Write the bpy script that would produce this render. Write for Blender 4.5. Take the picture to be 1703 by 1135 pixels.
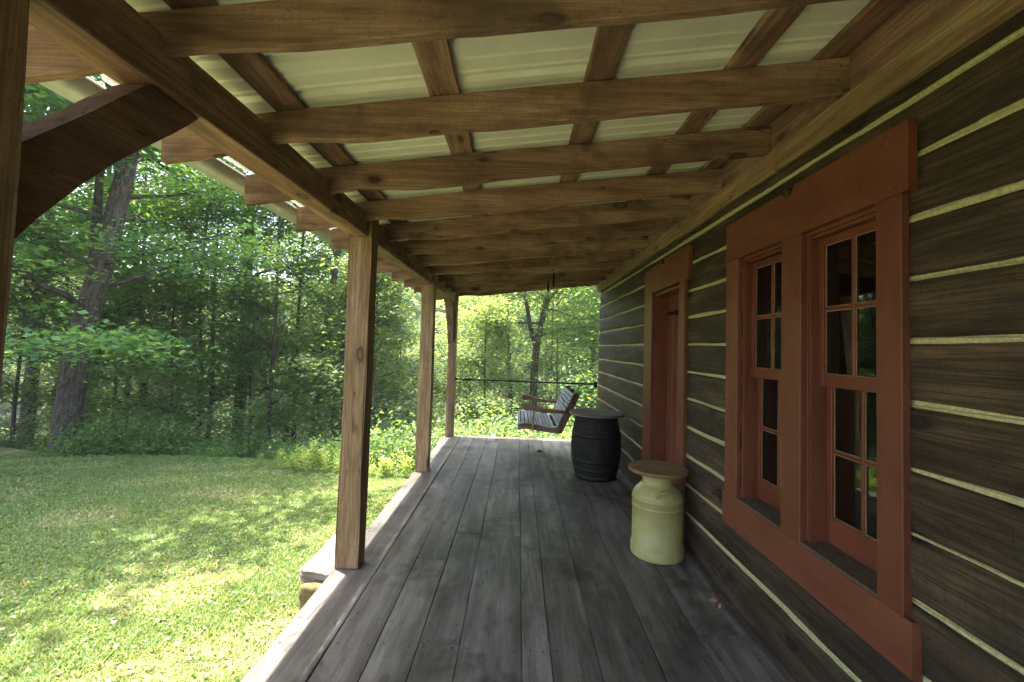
import bpy, math, random
import numpy as np
from mathutils import Matrix, Vector

random.seed(7)
rng = np.random.default_rng(7)
for o in list(bpy.data.objects):
    bpy.data.objects.remove(o)
scene = bpy.context.scene
COL = scene.collection
R = math.radians

# ------------------------------------------------------------------ camera
H_EYE = 1.6
fpx, cpx, cpy = 720.0, 851.5, 548.0
vy = np.array([861 - cpx, 577 - cpy, fpx]); vy /= np.linalg.norm(vy)
vz = np.array([1396 - cpx, -17600 - cpy, fpx]); vz /= np.linalg.norm(vz)
vz = vz - vy * vz.dot(vy); vz /= np.linalg.norm(vz)
vx = np.cross(vy, vz)
RC = np.stack([vx, vy, vz], 1)
cam = bpy.data.cameras.new('camera')
cam.sensor_width = 36.0
cam.lens = fpx / 1703 * 36
cam.shift_y = -(567.5 - cpy) / 1703
cam.clip_start = 0.02
cam.clip_end = 1000
cam_o = bpy.data.objects.new('camera', cam)
COL.objects.link(cam_o)
mw = Matrix.Identity(4)
for i in range(3):
    mw[i][0] = RC[0, i]; mw[i][1] = -RC[1, i]; mw[i][2] = -RC[2, i]
mw[2][3] = H_EYE
cam_o.matrix_world = mw
scene.camera = cam_o

# ------------------------------------------------------------------ light
SUN = Vector((-0.240, 0.158, 0.958)).normalized()
sun_el = math.asin(SUN.z)
sun_az = math.atan2(SUN.x, SUN.y)
world = bpy.data.worlds.new('World')
scene.world = world
world.use_nodes = True
wn = world.node_tree.nodes
sky = wn.new('ShaderNodeTexSky')
sky.sky_type = 'NISHITA'
sky.sun_disc = False
sky.sun_elevation = sun_el
sky.sun_rotation = sun_az % (2 * math.pi)
sky.air_density = 1.0
sky.dust_density = 4.0
sky.ozone_density = 1.0
world.node_tree.links.new(sky.outputs[0], wn['Background'].inputs[0])
wn['Background'].inputs[1].default_value = 0.15
sl = bpy.data.lights.new('sun', 'SUN')
sl.energy = 3.3
sl.angle = R(0.5)
sl.color = (1.0, 0.95, 0.86)
so = bpy.data.objects.new('sun', sl)
COL.objects.link(so)
so.rotation_euler = SUN.to_track_quat('Z', 'Y').to_euler()
so.location = SUN * 40
scene.view_settings.view_transform = 'Standard'
scene.view_settings.look = 'None'
scene.view_settings.gamma = 1
scene.view_settings.exposure = 2.8
scene.view_settings.use_curve_mapping = False
scene.cycles.max_bounces = 10
scene.cycles.diffuse_bounces = 5
scene.cycles.glossy_bounces = 3
scene.cycles.transmission_bounces = 4
scene.cycles.transparent_max_bounces = 8
scene.cycles.caustics_reflective = False
scene.cycles.caustics_refractive = False

# ------------------------------------------------------------------ node helpers
class NT:
    def __init__(s, name):
        s.m = bpy.data.materials.new(name)
        s.m.use_nodes = True
        s.t = s.m.node_tree
        s.t.nodes.clear()
        s.out = s.t.nodes.new('ShaderNodeOutputMaterial')
    def n(s, typ, ins=None, **props):
        nd = s.t.nodes.new('ShaderNode' + typ)
        for k, v in props.items():
            setattr(nd, k, v)
        if ins:
            for k, v in ins.items():
                s.set(nd.inputs[k], v)
        return nd
    def set(s, sock, v):
        if isinstance(v, bpy.types.NodeSocket):
            s.t.links.new(v, sock)
        elif isinstance(v, bpy.types.Node):
            s.t.links.new(v.outputs[0], sock)
        else:
            if isinstance(v, (tuple, list)) and len(v) == 3 and sock.type == 'RGBA':
                v = (*v, 1)
            sock.default_value = v
    def math(s, op, a, b=0.0, c=None, clamp=False):
        nd = s.n('Math', operation=op, use_clamp=clamp)
        s.set(nd.inputs[0], a); s.set(nd.inputs[1], b)
        if c is not None: s.set(nd.inputs[2], c)
        return nd.outputs[0]
    def vmul(s, v, k):
        nd = s.n('VectorMath', operation='MULTIPLY')
        s.set(nd.inputs[0], v); s.set(nd.inputs[1], k)
        return nd.outputs[0]
    def noise(s, v, scale=1.0, detail=2.0, rough=0.5, dist=0.0):
        return s.n('TexNoise', {'Vector': v, 'Scale': scale, 'Detail': detail, 'Roughness': rough, 'Distortion': dist}).outputs[0]
    def ramp(s, f, lo, hi, a=0.0, b=1.0):
        nd = s.n('MapRange', {'Value': f, 'From Min': lo, 'From Max': hi, 'To Min': a, 'To Max': b})
        nd.interpolation_type = 'SMOOTHSTEP'
        return nd.outputs[0]
    def mix(s, f, a, b, mode='MIX'):
        nd = s.n('Mix', data_type='RGBA', blend_type=mode)
        s.set(nd.inputs[0], f); s.set(nd.inputs[6], a); s.set(nd.inputs[7], b)
        return nd.outputs[2]
    def attr(s, name, out):
        return s.n('Attribute', attribute_name=name).outputs[out]
    def surf(s, color, rough=0.7, bump=None, bstr=0.3, bdist=0.01, spec=0.3, metal=0.0, coat=0.0):
        p = s.n('BsdfPrincipled', {'Base Color': color, 'Roughness': rough, 'Metallic': metal, 'Specular IOR Level': spec, 'Coat Weight': coat})
        if bump is not None:
            b = s.n('Bump', {'Height': bump, 'Strength': bstr, 'Distance': bdist})
            s.t.links.new(b.outputs[0], p.inputs['Normal'])
        s.t.links.new(p.outputs[0], s.out.inputs[0])
        return p

def wood(name, dark, mid, light, knot, rough=0.75, grain=1.0, knots=1.0, var=0.25, stain=None, stain_amt=0.0, bstr=0.35, spec=0.25, saw=0.0, stain_scale=1.0, fine_amt=0.7, blot_amt=0.45, cracks=1.0):
    t = NT(name)
    wc = t.attr('wc', 'Vector')
    rv = t.attr('rv', 'Fac')
    d = t.n('TexVoronoi', {'Vector': t.vmul(wc, (3.0, 6.4, 6.4)), 'Scale': 1.0, 'Randomness': 1.0}, voronoi_dimensions='3D')
    cell = t.n('SeparateColor', {0: d.outputs['Color']}).outputs[0]
    d = t.math('DIVIDE', d.outputs['Distance'], t.math('ADD', .38, t.math('MULTIPLY', cell, .75)))
    d = t.math('ADD', d, t.math('MULTIPLY', t.math('SUBTRACT', t.noise(t.vmul(wc, (9., 22., 22.)), 1.0, 2.0), 0.5), 0.10))
    near = t.ramp(d, 0.02, 0.30, 0.30, 0.0)
    n1 = t.noise(t.vmul(wc, (0.55, 4.2, 4.2)), 1.0, 2.0, 0.5, 0.3)
    n1 = t.math('ADD', n1, t.math('MULTIPLY', near, 0.55 * knots))
    ring = t.math('SINE', t.math('MULTIPLY', n1, 85.0 * grain))
    ring = t.ramp(ring, -1.0, 1.0)
    fine = t.noise(t.vmul(wc, (3.0, 105.0, 105.0)), 1.0, 3.0, 0.65)
    coarse = t.noise(t.vmul(wc, (1.2, 9.0, 9.0)), 1.0, 3.0, 0.55)
    c = t.mix(t.math('MULTIPLY', ring, 0.45), mid, dark)
    c = t.mix(t.ramp(coarse, 0.40, 0.66), c, light)
    blot = t.noise(t.vmul(wc, (1.7, 6.0, 6.0)), 1.0, 5.0, 0.65, 0.6)
    c = t.mix(t.ramp(blot, 0.50, 0.66, 0.0, blot_amt), c, dark)
    c = t.mix(t.ramp(fine, 0.36, 0.62, fine_amt, 0.0), c, dark)
    kn = t.ramp(d, 0.15, 0.21, 0.95 * min(1, knots), 0.0)
    core = t.ramp(d, 0.07, 0.14, 0.55, 0.0)
    c = t.mix(kn, c, t.mix(core, knot, mid))
    halo = t.ramp(d, 0.14, 0.42, 0.75 * knots, 0.0)
    c = t.mix(t.math('MULTIPLY', halo, t.ramp(coarse, 0.3, 0.7)), c, knot)
    if stain is not None:
        pos = t.n('NewGeometry').outputs['Position']
        sn = t.noise(pos, 1.9 * stain_scale, 4.0, 0.6, 0.4)
        sn2 = t.noise(t.vmul(pos, (1.0, 0.35, 1.0)), 5.0 * stain_scale, 3.0, 0.6)
        sm = t.math('MULTIPLY', t.ramp(sn, 0.47, 0.66), t.ramp(sn2, 0.25, 0.6), clamp=True)
        c = t.mix(t.math('MULTIPLY', sm, stain_amt), c, stain)
    ck = t.noise(t.vmul(wc, (0.55, 7.5, 7.5)), 1.0, 3.0, 0.5, 0.2)
    ckm = t.math('MULTIPLY', t.ramp(t.math('ABSOLUTE', t.math('SUBTRACT', ck, 0.5)), 0.0, 0.006, 0.85, 0.0), t.ramp(t.noise(t.vmul(wc, (1.1, 3.0, 3.0)), 1.0, 1.0), 0.48, 0.56))
    c = t.mix(t.math('MULTIPLY', ckm, cracks), c, tuple(x * .35 for x in dark))
    speck = t.noise(t.vmul(wc, (60.0, 90.0, 90.0)), 1.0, 2.0, 0.6)
    c = t.mix(t.ramp(speck, 0.56, 0.72, 0.0, 0.45), c, dark)
    br = t.math('ADD', 1.0 - var / 2, t.math('MULTIPLY', rv, var))
    c = t.mix(1.0, c, t.n('CombineColor', {0: br, 1: br, 2: br}).outputs[0], 'MULTIPLY')
    bump = t.math('ADD', t.math('MULTIPLY', ring, 0.35), t.math('ADD', fine, t.math('MULTIPLY', coarse, 0.8)))
    if saw:
        sw = t.noise(t.vmul(wc, (170.0, 3.0, 3.0)), 1.0, 1.0)
        bump = t.math('ADD', bump, t.math('MULTIPLY', sw, saw))
        c = t.mix(t.ramp(sw, 0.35, 0.7, 0.22 * saw, 0.0), c, dark)
    t.surf(c, rough, bump, bstr, 0.004, spec)
    return t.m

M = {}
M['rafter'] = wood('rafter_wood', (.130, .070, .046), (.315, .182, .125), (.46, .29, .21), (.055, .028, .018), stain=(.085, .058, .046), stain_amt=.65, stain_scale=1.3, blot_amt=.3, fine_amt=.5, saw=.5)
M['post'] = wood('post_wood', (.16, .094, .048), (.34, .22, .12), (.46, .315, .185), (.08, .042, .024), stain=(.2, .15, .1), stain_amt=.3, saw=.5)
M['log'] = wood('hewn_log_wood', (.017, .011, .007), (.068, .043, .027), (.145, .092, .055), (.013, .008, .006), rough=.68, knots=.95, stain=(.03, .026, .02), stain_amt=.7, stain_scale=1.3, bstr=.6, spec=.35, saw=.6)
M['deck'] = wood('weathered_deck_wood', (.070, .058, .050), (.150, .131, .116), (.245, .221, .200), (.05, .035, .027), rough=.60, grain=.8, knots=.45, var=.6, stain=(.042, .034, .028), stain_amt=.95, stain_scale=.95, fine_amt=.35, blot_amt=.3, bstr=.25, spec=.4, saw=.3)
M['stool'] = wood('stool_wood', (.16, .09, .045), (.30, .18, .09), (.38, .24, .13), (.1, .05, .03), grain=.7, knots=.2)
M['table'] = wood('table_wood', (.11, .09, .085), (.19, .16, .15), (.24, .20, .19), (.1, .07, .06), grain=.7, knots=.2)
M['slat'] = wood('swing_slat_wood', (.28, .28, .30), (.46, .47, .50), (.58, .59, .62), (.2, .18, .17), knots=.2, var=.3)
M['swing'] = wood('dark_brown_wood', (.10, .055, .038), (.21, .120, .082), (.29, .18, .13), (.04, .02, .01), knots=.3, fine_amt=.35)

def painted(name, col, col2, rough=.5):
    t = NT(name)
    wc = t.attr('wc', 'Vector'); rv = t.attr('rv', 'Fac')
    fine = t.noise(t.vmul(wc, (4.0, 120.0, 120.0)), 1.0, 3.0, .6)
    co = t.noise(t.vmul(wc, (3.0, 8.0, 8.0)), 1.0, 4.0, .6)
    c = t.mix(t.ramp(co, .3, .7), col, col2)
    saw = t.noise(t.vmul(wc, (160.0, 5.0, 5.0)), 1.0, 1.0)
    c = t.mix(t.ramp(saw, .3, .7, .18, 0.0), c, tuple(x * .6 for x in col))
    fl = t.n('TexVoronoi', {'Vector': wc, 'Scale': 9.0}, voronoi_dimensions='3D').outputs['Distance']
    c = t.mix(t.ramp(fl, .018, .03, .8, 0.0), c, (.42, .30, .22))
    br = t.math('ADD', .9, t.math('MULTIPLY', rv, .2))
    c = t.mix(1.0, c, t.n('CombineColor', {0: br, 1: br, 2: br}).outputs[0], 'MULTIPLY')
    t.surf(c, rough, t.math('ADD', fine, t.math('MULTIPLY', saw, .8)), .35, .002, .35)
    return t.m
M['red'] = painted('red_brown_paint', (.142, .043, .023), (.185, .062, .035))
M['redd'] = painted('red_sash_paint', (.150, .042, .023), (.185, .058, .033), .4)
M['cream'] = painted('cream_can_paint', (.40, .355, .145), (.46, .41, .175), .32)

def plain(name, col, rough=.6, metal=0.0, scale=30.0, amt=.25, spec=.4, bstr=.1):
    t = NT(name)
    co = t.n('TexCoord').outputs['Object']
    n = t.noise(co, scale, 4.0, .6)
    c = t.mix(t.ramp(n, .3, .7), tuple(x * (1 - amt) for x in col), tuple(min(1, x * (1 + amt)) for x in col))
    t.surf(c, rough, n, bstr, .003, spec, metal)
    return t.m
M['metal'] = plain('pale_roof_metal', (.84, .84, .74), .42, 0.0, 4.0, .06, .5, .02)
M['gutter'] = plain('gutter_metal', (.50, .49, .46), .38, .35, 6.0, .12)
M['black'] = plain('black_iron', (.012, .012, .014), .4, .6, 40.0, .3)
M['chain'] = plain('chain_metal', (.20, .19, .17), .4, .8, 40.0, .3)
M['brass'] = plain('dull_brass', (.36, .27, .14), .4, .5, 30.0, .25)
M['nail'] = plain('nail_iron', (.03, .027, .025), .7)
M['putty'] = plain('window_putty', (.34, .20, .12), .8)
M['inside'] = plain('dark_room', (.018, .014, .011), .9)
M['chink'] = plain('yellow_chinking', (.50, .46, .25), .9, 0.0, 90.0, .22, .15, .8)
M['sill'] = plain('dusty_sill', (.10, .07, .05), .8, 0.0, 60.0, .35)
M['leafbit'] = plain('dry_leaf', (.30, .15, .06), .8, 0.0, 40.0, .3)
M['rooftop'] = plain('cabin_roof_metal', (.25, .27, .26), .5)

t = NT('barrel_stave_wood')
wc = t.attr('wc', 'Vector')
n = t.noise(t.vmul(wc, (6., 6., 1.2)), 6.0, 4.0, .65)
c = t.mix(t.ramp(n, .35, .7), (.008, .007, .006), (.028, .024, .021))
t.surf(c, .7, n, .4, .004, .3)
M['barrel'] = t.m
M['hoop'] = plain('barrel_hoop_iron', (.026, .023, .019), .65, .3, 25.0, .4)

t = NT('window_glass')
fr = t.n('Fresnel', {'IOR': 1.85})
nz = t.noise(t.n('TexCoord').outputs['Object'], 3.0, 1.0)
bp = t.n('Bump', {'Height': nz, 'Strength': .15, 'Distance': .02})
gl = t.n('BsdfGlossy', {'Color': (.9, .95, .92), 'Roughness': .01, 'Normal': bp.outputs[0]})
tr = t.n('BsdfTransparent', {'Color': (.75, .8, .78)})
mx = t.n('MixShader', {0: fr.outputs[0], 1: tr.outputs[0], 2: gl.outputs[0]})
t.t.links.new(mx.outputs[0], t.out.inputs[0])
M['glass'] = t.m

def leafmat(name, c1, c2, c3, trans=.5, spec=.35):
    t = NT(name)
    rv = t.attr('rv', 'Fac')
    oi = t.n('ObjectInfo').outputs['Random']
    c = t.mix(t.ramp(rv, 0.0, .65), c1, c2)
    c = t.mix(t.ramp(rv, .7, 1.0), c, c3)
    k = t.math('ADD', .82, t.math('MULTIPLY', oi, .4))
    kk = t.n('CombineColor', {0: k, 1: k, 2: k}).outputs[0]
    c = t.mix(1.0, c, kk, 'MULTIPLY')
    tc = t.mix(1.0, c, (1.9, 1.75, .7), 'MULTIPLY')
    p = t.n('BsdfPrincipled', {'Base Color': c, 'Roughness': .45, 'Specular IOR Level': spec})
    tl = t.n('BsdfTranslucent', {'Color': tc})
    mx = t.n('MixShader', {0: trans, 1: p.outputs[0], 2: tl.outputs[0]})
    t.t.links.new(mx.outputs[0], t.out.inputs[0])
    return t.m
M['leaf_a'] = leafmat('oak_leaves', (.085, .180, .085), (.130, .250, .092), (.29, .37, .10))
M['leaf_b'] = leafmat('maple_leaves', (.098, .190, .085), (.15, .260, .095), (.31, .38, .10))
M['leaf_c'] = leafmat('sunny_leaves', (.155, .215, .105), (.20, .275, .135), (.27, .34, .17))
M['leaf_far'] = leafmat('distant_leaves', (.12, .185, .11), (.165, .235, .13), (.22, .28, .15))
M['weed'] = leafmat('weed_leaves', (.22, .31, .11), (.29, .38, .13), (.38, .45, .16))
M['grassm'] = leafmat('grass_blades', (.105, .185, .058), (.215, .272, .095), (.46, .41, .25), .35, .3)
M['clover'] = leafmat('clover_leaves', (.09, .19, .06), (.17, .28, .08), (.34, .39, .13), .3, .3)

t = NT('bark')
wc = t.attr('wc', 'Vector')
n = t.noise(t.vmul(wc, (2.6, 9., 9.)), 1.9, 6.0, .75, .8)
c = t.mix(t.ramp(n, .35, .7), (.045, .036, .028), (.17, .14, .11))
t.surf(c, .9, n, .9, .03, .1)
M['bark'] = t.m

t = NT('lawn_soil')
pos = t.n('NewGeometry').outputs['Position']
n = t.noise(pos, 9.0, 6.0, .7)
n2 = t.noise(pos, 1.1, 4.0, .6)
c = t.mix(t.ramp(n, .35, .7), (.15, .17, .065), (.31, .29, .14))
c = t.mix(t.ramp(n2, .5, .75, 0.0, .6), c, (.30, .24, .15))
t.surf(c, .95, n, .6, .02, .1)
M['soil'] = t.m
t = NT('forest_floor')
pos = t.n('NewGeometry').outputs['Position']
n = t.noise(pos, 2.5, 6.0, .7)
c = t.mix(t.ramp(n, .35, .7), (.03, .045, .015), (.08, .10, .03))
t.surf(c, .95, n, .8, .1, .1)
M['forest'] = t.m
t = NT('stone')
wc = t.n('TexCoord').outputs['Object']
n = t.noise(wc, 7.0, 6.0, .7)
n2 = t.noise(wc, 45.0, 3.0, .7)
c = t.mix(t.ramp(n, .35, .7), (.20, .155, .115), (.36, .31, .26))
c = t.mix(t.ramp(n2, .55, .8, 0, .6), c, (.10, .08, .05))
t.surf(c, .9, t.math('ADD', n, t.math('MULTIPLY', n2, .4)), .8, .02, .2)
M['stone'] = t.m
t = NT('mossy_stone')
wc = t.n('TexCoord').outputs['Object']
n = t.noise(wc, 7.0, 6.0, .7)
c = t.mix(t.ramp(n, .35, .7), (.12, .085, .035), (.26, .20, .10))
t.surf(c, .9, n, .8, .02, .2)
M['stoneb'] = t.m

# ------------------------------------------------------------------ mesh helpers
class MB:
    def __init__(s):
        s.v = []; s.f = []; s.w = []; s.r = []; s.mi = []; s.nv = 0; s.sm = []
    def add(s, verts, faces, wc=None, rv=0.5, mi=0, smooth=False):
        verts = np.asarray(verts, float).reshape(-1, 3)
        if wc is None: wc = verts + rng.uniform(-9, 9, 3)
        b = s.nv
        s.v.append(verts); s.w.append(np.asarray(wc, float).reshape(-1, 3))
        s.r.append(np.full(len(verts), rv) if np.isscalar(rv) else np.asarray(rv))
        s.f += [tuple(int(i) + b for i in f) for f in faces]
        s.mi += [mi] * len(faces); s.sm += [smooth] * len(faces)
        s.nv += len(verts)
    def loft(s, st, wc=None, rv=None, caps=True, mi=0, smooth=False, closed=True):
        st = np.asarray(st, float); n, m, _ = st.shape
        F = []
        mm = m if closed else m - 1
        for i in range(n - 1):
            for j in range(mm):
                k = (j + 1) % m
                F.append((i * m + j, i * m + k, (i + 1) * m + k, (i + 1) * m + j))
        if caps:
            F.append(tuple(range(m))[::-1]); F.append(tuple(range((n - 1) * m, n * m)))
        if wc is None: wc = st + rng.uniform(-9, 9, 3)
        s.add(st.reshape(-1, 3), F, np.asarray(wc).reshape(-1, 3), rng.random() if rv is None else rv, mi, smooth)
    def board(s, p0, p1, up, w, h, seg=6, bev=.004, jit=.0, rv=None, mi=0, taper=None):
        p0 = np.array(p0, float); p1 = np.array(p1, float); up = np.array(up, float)
        L = np.linalg.norm(p1 - p0); t_ = (p1 - p0) / L
        sd = np.cross(t_, up); sd /= np.linalg.norm(sd); u = np.cross(sd, t_)
        a, b = w / 2, h / 2; e = min(bev, a * .45, b * .45)
        cs = np.array([(a - e, -b), (a, -b + e), (a, b - e), (a - e, b), (-a + e, b), (-a, b - e), (-a, -b + e), (-a + e, -b)])
        st = []; wc = []
        off = rng.uniform(-9, 9, 3)
        ph = rng.uniform(0, 6.28, 8); fq = rng.uniform(1.5, 5, 8)
        for i in range(seg + 1):
            q = i / seg; l = L * q
            c2 = cs.copy()
            if taper is not None: c2 = c2 * taper(q)
            if jit:
                c2 = c2 + jit * np.stack([np.sin(fq * l + ph) + .5 * np.sin(2.7 * fq * l + ph[::-1]), np.cos(fq[::-1] * l + ph) * .7], 1) * .5
            st.append(p0 + t_ * l + np.outer(c2[:, 0], sd) + np.outer(c2[:, 1], u))
            wc.append(np.stack([np.full(8, l), c2[:, 0], c2[:, 1]], 1) + off)
        s.loft(st, wc, rv, True, mi)
    def box(s, x0, x1, y0, y1, z0, z1, axis=1, bev=.003, jit=0., seg=None, rv=None, mi=0):
        c = [(x0 + x1) / 2, (y0 + y1) / 2, (z0 + z1) / 2]; d = [x1 - x0, y1 - y0, z1 - z0]
        a = c[:]; b = c[:]; a[axis] -= d[axis] / 2; b[axis] += d[axis] / 2
        if axis == 0: up, w, h = (0, 0, 1), d[1], d[2]
        elif axis == 1: up, w, h = (0, 0, 1), d[0], d[2]
        else: up, w, h = (0, 1, 0), d[0], d[1]
        s.board(a, b, up, w, h, seg or max(1, int(d[axis] / .25)) if jit else (seg or 1), bev, jit, rv, mi)
    def tube(s, pts, rad, m=8, mi=0, smooth=True, wcs=1.0, rv=None, caps=True):
        pts = np.asarray(pts, float); n = len(pts)
        rad = np.full(n, rad) if np.isscalar(rad) else np.asarray(rad)
        tg = np.gradient(pts, axis=0); tg /= np.linalg.norm(tg, axis=1)[:, None] + 1e-9
        ref = np.array([0, 0, 1.0]) if abs(tg[0][2]) < .9 else np.array([1.0, 0, 0])
        st = []; wc = []; L = 0; off = rng.uniform(-9, 9, 3)
        an = np.arange(m) * 2 * np.pi / m
        for i in range(n):
            if i: L += np.linalg.norm(pts[i] - pts[i - 1])
            a = np.cross(tg[i], ref); a /= np.linalg.norm(a) + 1e-9
            b = np.cross(tg[i], a); ref = np.cross(a, tg[i]) if False else ref
            st.append(pts[i] + rad[i] * (np.outer(np.cos(an), a) + np.outer(np.sin(an), b)))
            wc.append(np.stack([np.full(m, L), np.cos(an) * rad[i], np.sin(an) * rad[i]], 1) + off)
        s.loft(st, wc, rv, caps, mi, smooth)
    def lathe(s, prof, c, m=40, mi=0, smooth=True, rv=.5, rfun=None):
        st = []
        an = np.arange(m) * 2 * np.pi / m
        for r, z in prof:
            rr = r * (rfun(an, z) if rfun else 1)
            st.append(np.stack([c[0] + rr * np.cos(an), c[1] + rr * np.sin(an), np.full(m, c[2] + z)], 1))
        s.loft(st, np.array(st), rv, True, mi, smooth)
    def poly(s, pts2, plane, lo, hi, mi=0, rv=None, waxes=(0, 1, 2)):
        """extrude polygon; plane 'xz' (extrude in y) or 'yz' (extrude in x)"""
        p = np.array(pts2, float); m = len(p)
        st = []
        for k in (lo, hi):
            if plane == 'xz': st.append(np.stack([p[:, 0], np.full(m, k), p[:, 1]], 1))
            elif plane == 'yz': st.append(np.stack([np.full(m, k), p[:, 0], p[:, 1]], 1))
            else: st.append(np.stack([p[:, 0], p[:, 1], np.full(m, k)], 1))
        st = np.array(st)
        s.loft(st, st[..., list(waxes)] + rng.uniform(-9, 9, 3), rv, True, mi)
    def build(s, name, mats, parent=None, label=None):
        me = bpy.data.meshes.new(name)
        V = np.concatenate(s.v)
        me.from_pydata(V.tolist(), [], s.f)
        if not isinstance(mats, (list, tuple)): mats = [mats]
        for m in mats: me.materials.append(m)
        if len(mats) > 1: me.polygons.foreach_set('material_index', s.mi)
        me.polygons.foreach_set('use_smooth', s.sm)
        a = me.attributes.new('wc', 'FLOAT_VECTOR', 'POINT'); a.data.foreach_set('vector', np.concatenate(s.w).astype(np.float32).ravel())
        a = me.attributes.new('rv', 'FLOAT', 'POINT'); a.data.foreach_set('value', np.concatenate(s.r).astype(np.float32))
        me.update()
        o = bpy.data.objects.new(name, me)
        COL.objects.link(o)
        if parent is not None: o.parent = parent
        if label: o['label'] = label
        # make normals outward
        import bmesh
        if len(s.f) < 60000:
            bm = bmesh.new(); bm.from_mesh(me); bmesh.ops.recalc_face_normals(bm, faces=bm.faces); bm.to_mesh(me); bm.free()
        return o

def quads(name, V, rv, mat, parent=None, nper=4):
    """V: (n,nper,3) -> mesh of n faces"""
    n = len(V)
    me = bpy.data.meshes.new(name)
    me.vertices.add(n * nper); me.vertices.foreach_set('co', V.astype(np.float32).ravel())
    me.loops.add(n * nper); me.loops.foreach_set('vertex_index', np.arange(n * nper, dtype=np.int32))
    me.polygons.add(n); me.polygons.foreach_set('loop_start', np.arange(0, n * nper, nper, dtype=np.int32))
    me.update(calc_edges=True)
    me.materials.append(mat)
    a = me.attributes.new('rv', 'FLOAT', 'POINT'); a.data.foreach_set('value', np.repeat(rv, nper).astype(np.float32))
    o = bpy.data.objects.new(name, me); COL.objects.link(o)
    if parent is not None: o.parent = parent
    return o

def tag(o, label=None, cat=None, group=None, kind=None):
    if label: o['label'] = label
    if cat: o['category'] = cat
    if group: o['group'] = group
    if kind: o['kind'] = kind
    return o
def empty(name, loc=(0, 0, 0), label=None, cat=None, group=None):
    o = bpy.data.objects.new(name, None); COL.objects.link(o); o.location = loc
    o.empty_display_size = .2
    return tag(o, label, cat, group)
def at(o, loc):
    """shift an object's mesh so that its parent's base is the origin (mesh coords are world coords)"""
    return o
def child(mb, name, mats, root, label=None):
    """mesh built in world coordinates, parented to an empty at root.location"""
    o = mb.build(name, mats, None, label)
    r = root
    loc = Vector((0, 0, 0))
    while r is not None:
        loc += r.location; r = r.parent
    o.data.transform(Matrix.Translation(-loc))
    o.parent = root
    return o

# ------------------------------------------------------------------ terrain
def edge_y(x):
    return 8.35 + .11 * np.maximum(0, -x - 3) + .25 * np.sin(x * .9) * (x < -1.5) - .45 * np.clip((x + 2.2) / 1.0, 0, 1)
def ground_z(x, y):
    x = np.asarray(x, float); y = np.asarray(y, float)
    lawn = -.33 - .10 * np.maximum(0, y - 3.5) + .02 * np.sin(x * .8 + 1) + .02 * np.sin(y * 1.1)
    lawn = lawn + .05 * np.clip((-x - 6) / 6, 0, 1)
    e = edge_y(x)
    d = np.maximum(0, y - e)
    fall = -.34 * np.minimum(d, 13) - .0 * d
    hill = np.maximum(0, d - 22)
    up = .34 * hill - .0010 * hill ** 2
    up = np.where(hill > 110, .34 * 110 - .0010 * 110 ** 2, up)
    und = .6 * np.sin(x * .13 + y * .05) * np.clip(d / 15, 0, 1) + 2.5 * np.sin(x * .045 + 1.3) * np.clip((d - 25) / 40, 0, 1)
    side = .02 * np.maximum(0, x) * np.clip(d / 10, 0, 1)
    return lawn + fall + up + und + side

def grid(x0, x1, y0, y1, nx, ny, name, mat, dz=0.0):
    xs = np.linspace(x0, x1, nx); ys = np.linspace(y0, y1, ny)
    X, Y = np.meshgrid(xs, ys)
    Z = ground_z(X, Y) + dz
    mb = MB()
    F = [(j * nx + i, j * nx + i + 1, (j + 1) * nx + i + 1, (j + 1) * nx + i) for j in range(ny - 1) for i in range(nx - 1)]
    mb.add(np.stack([X, Y, Z], -1).reshape(-1, 3), F, smooth=True)
    return mb.build(name, mat)
g = grid(-170, 170, -60, 220, 171, 281, 'ground', [M['forest']], -.12)
tag(g, 'wooded ground falling away behind the lawn and rising to a hill', 'ground', kind='structure')
# lawn sheet: strips up to the lawn edge
xs = np.linspace(-24, -1.0, 116); ny = 90
X = np.repeat(xs[None, :], ny, 0); q = np.linspace(0, 1, ny)[:, None]
Y = -6 + (edge_y(X) + .25 + 6) * q
Z = ground_z(X, Y)
mb = MB(); nx = len(xs)
F = [(j * nx + i, j * nx + i + 1, (j + 1) * nx + i + 1, (j + 1) * nx + i) for j in range(ny - 1) for i in range(nx - 1)]
mb.add(np.stack([X, Y, Z], -1).reshape(-1, 3), F, smooth=True)
lawn = mb.build('lawn', M['soil'])
tag(lawn, 'lawn ground beside the porch', 'lawn', kind='structure')

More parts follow.
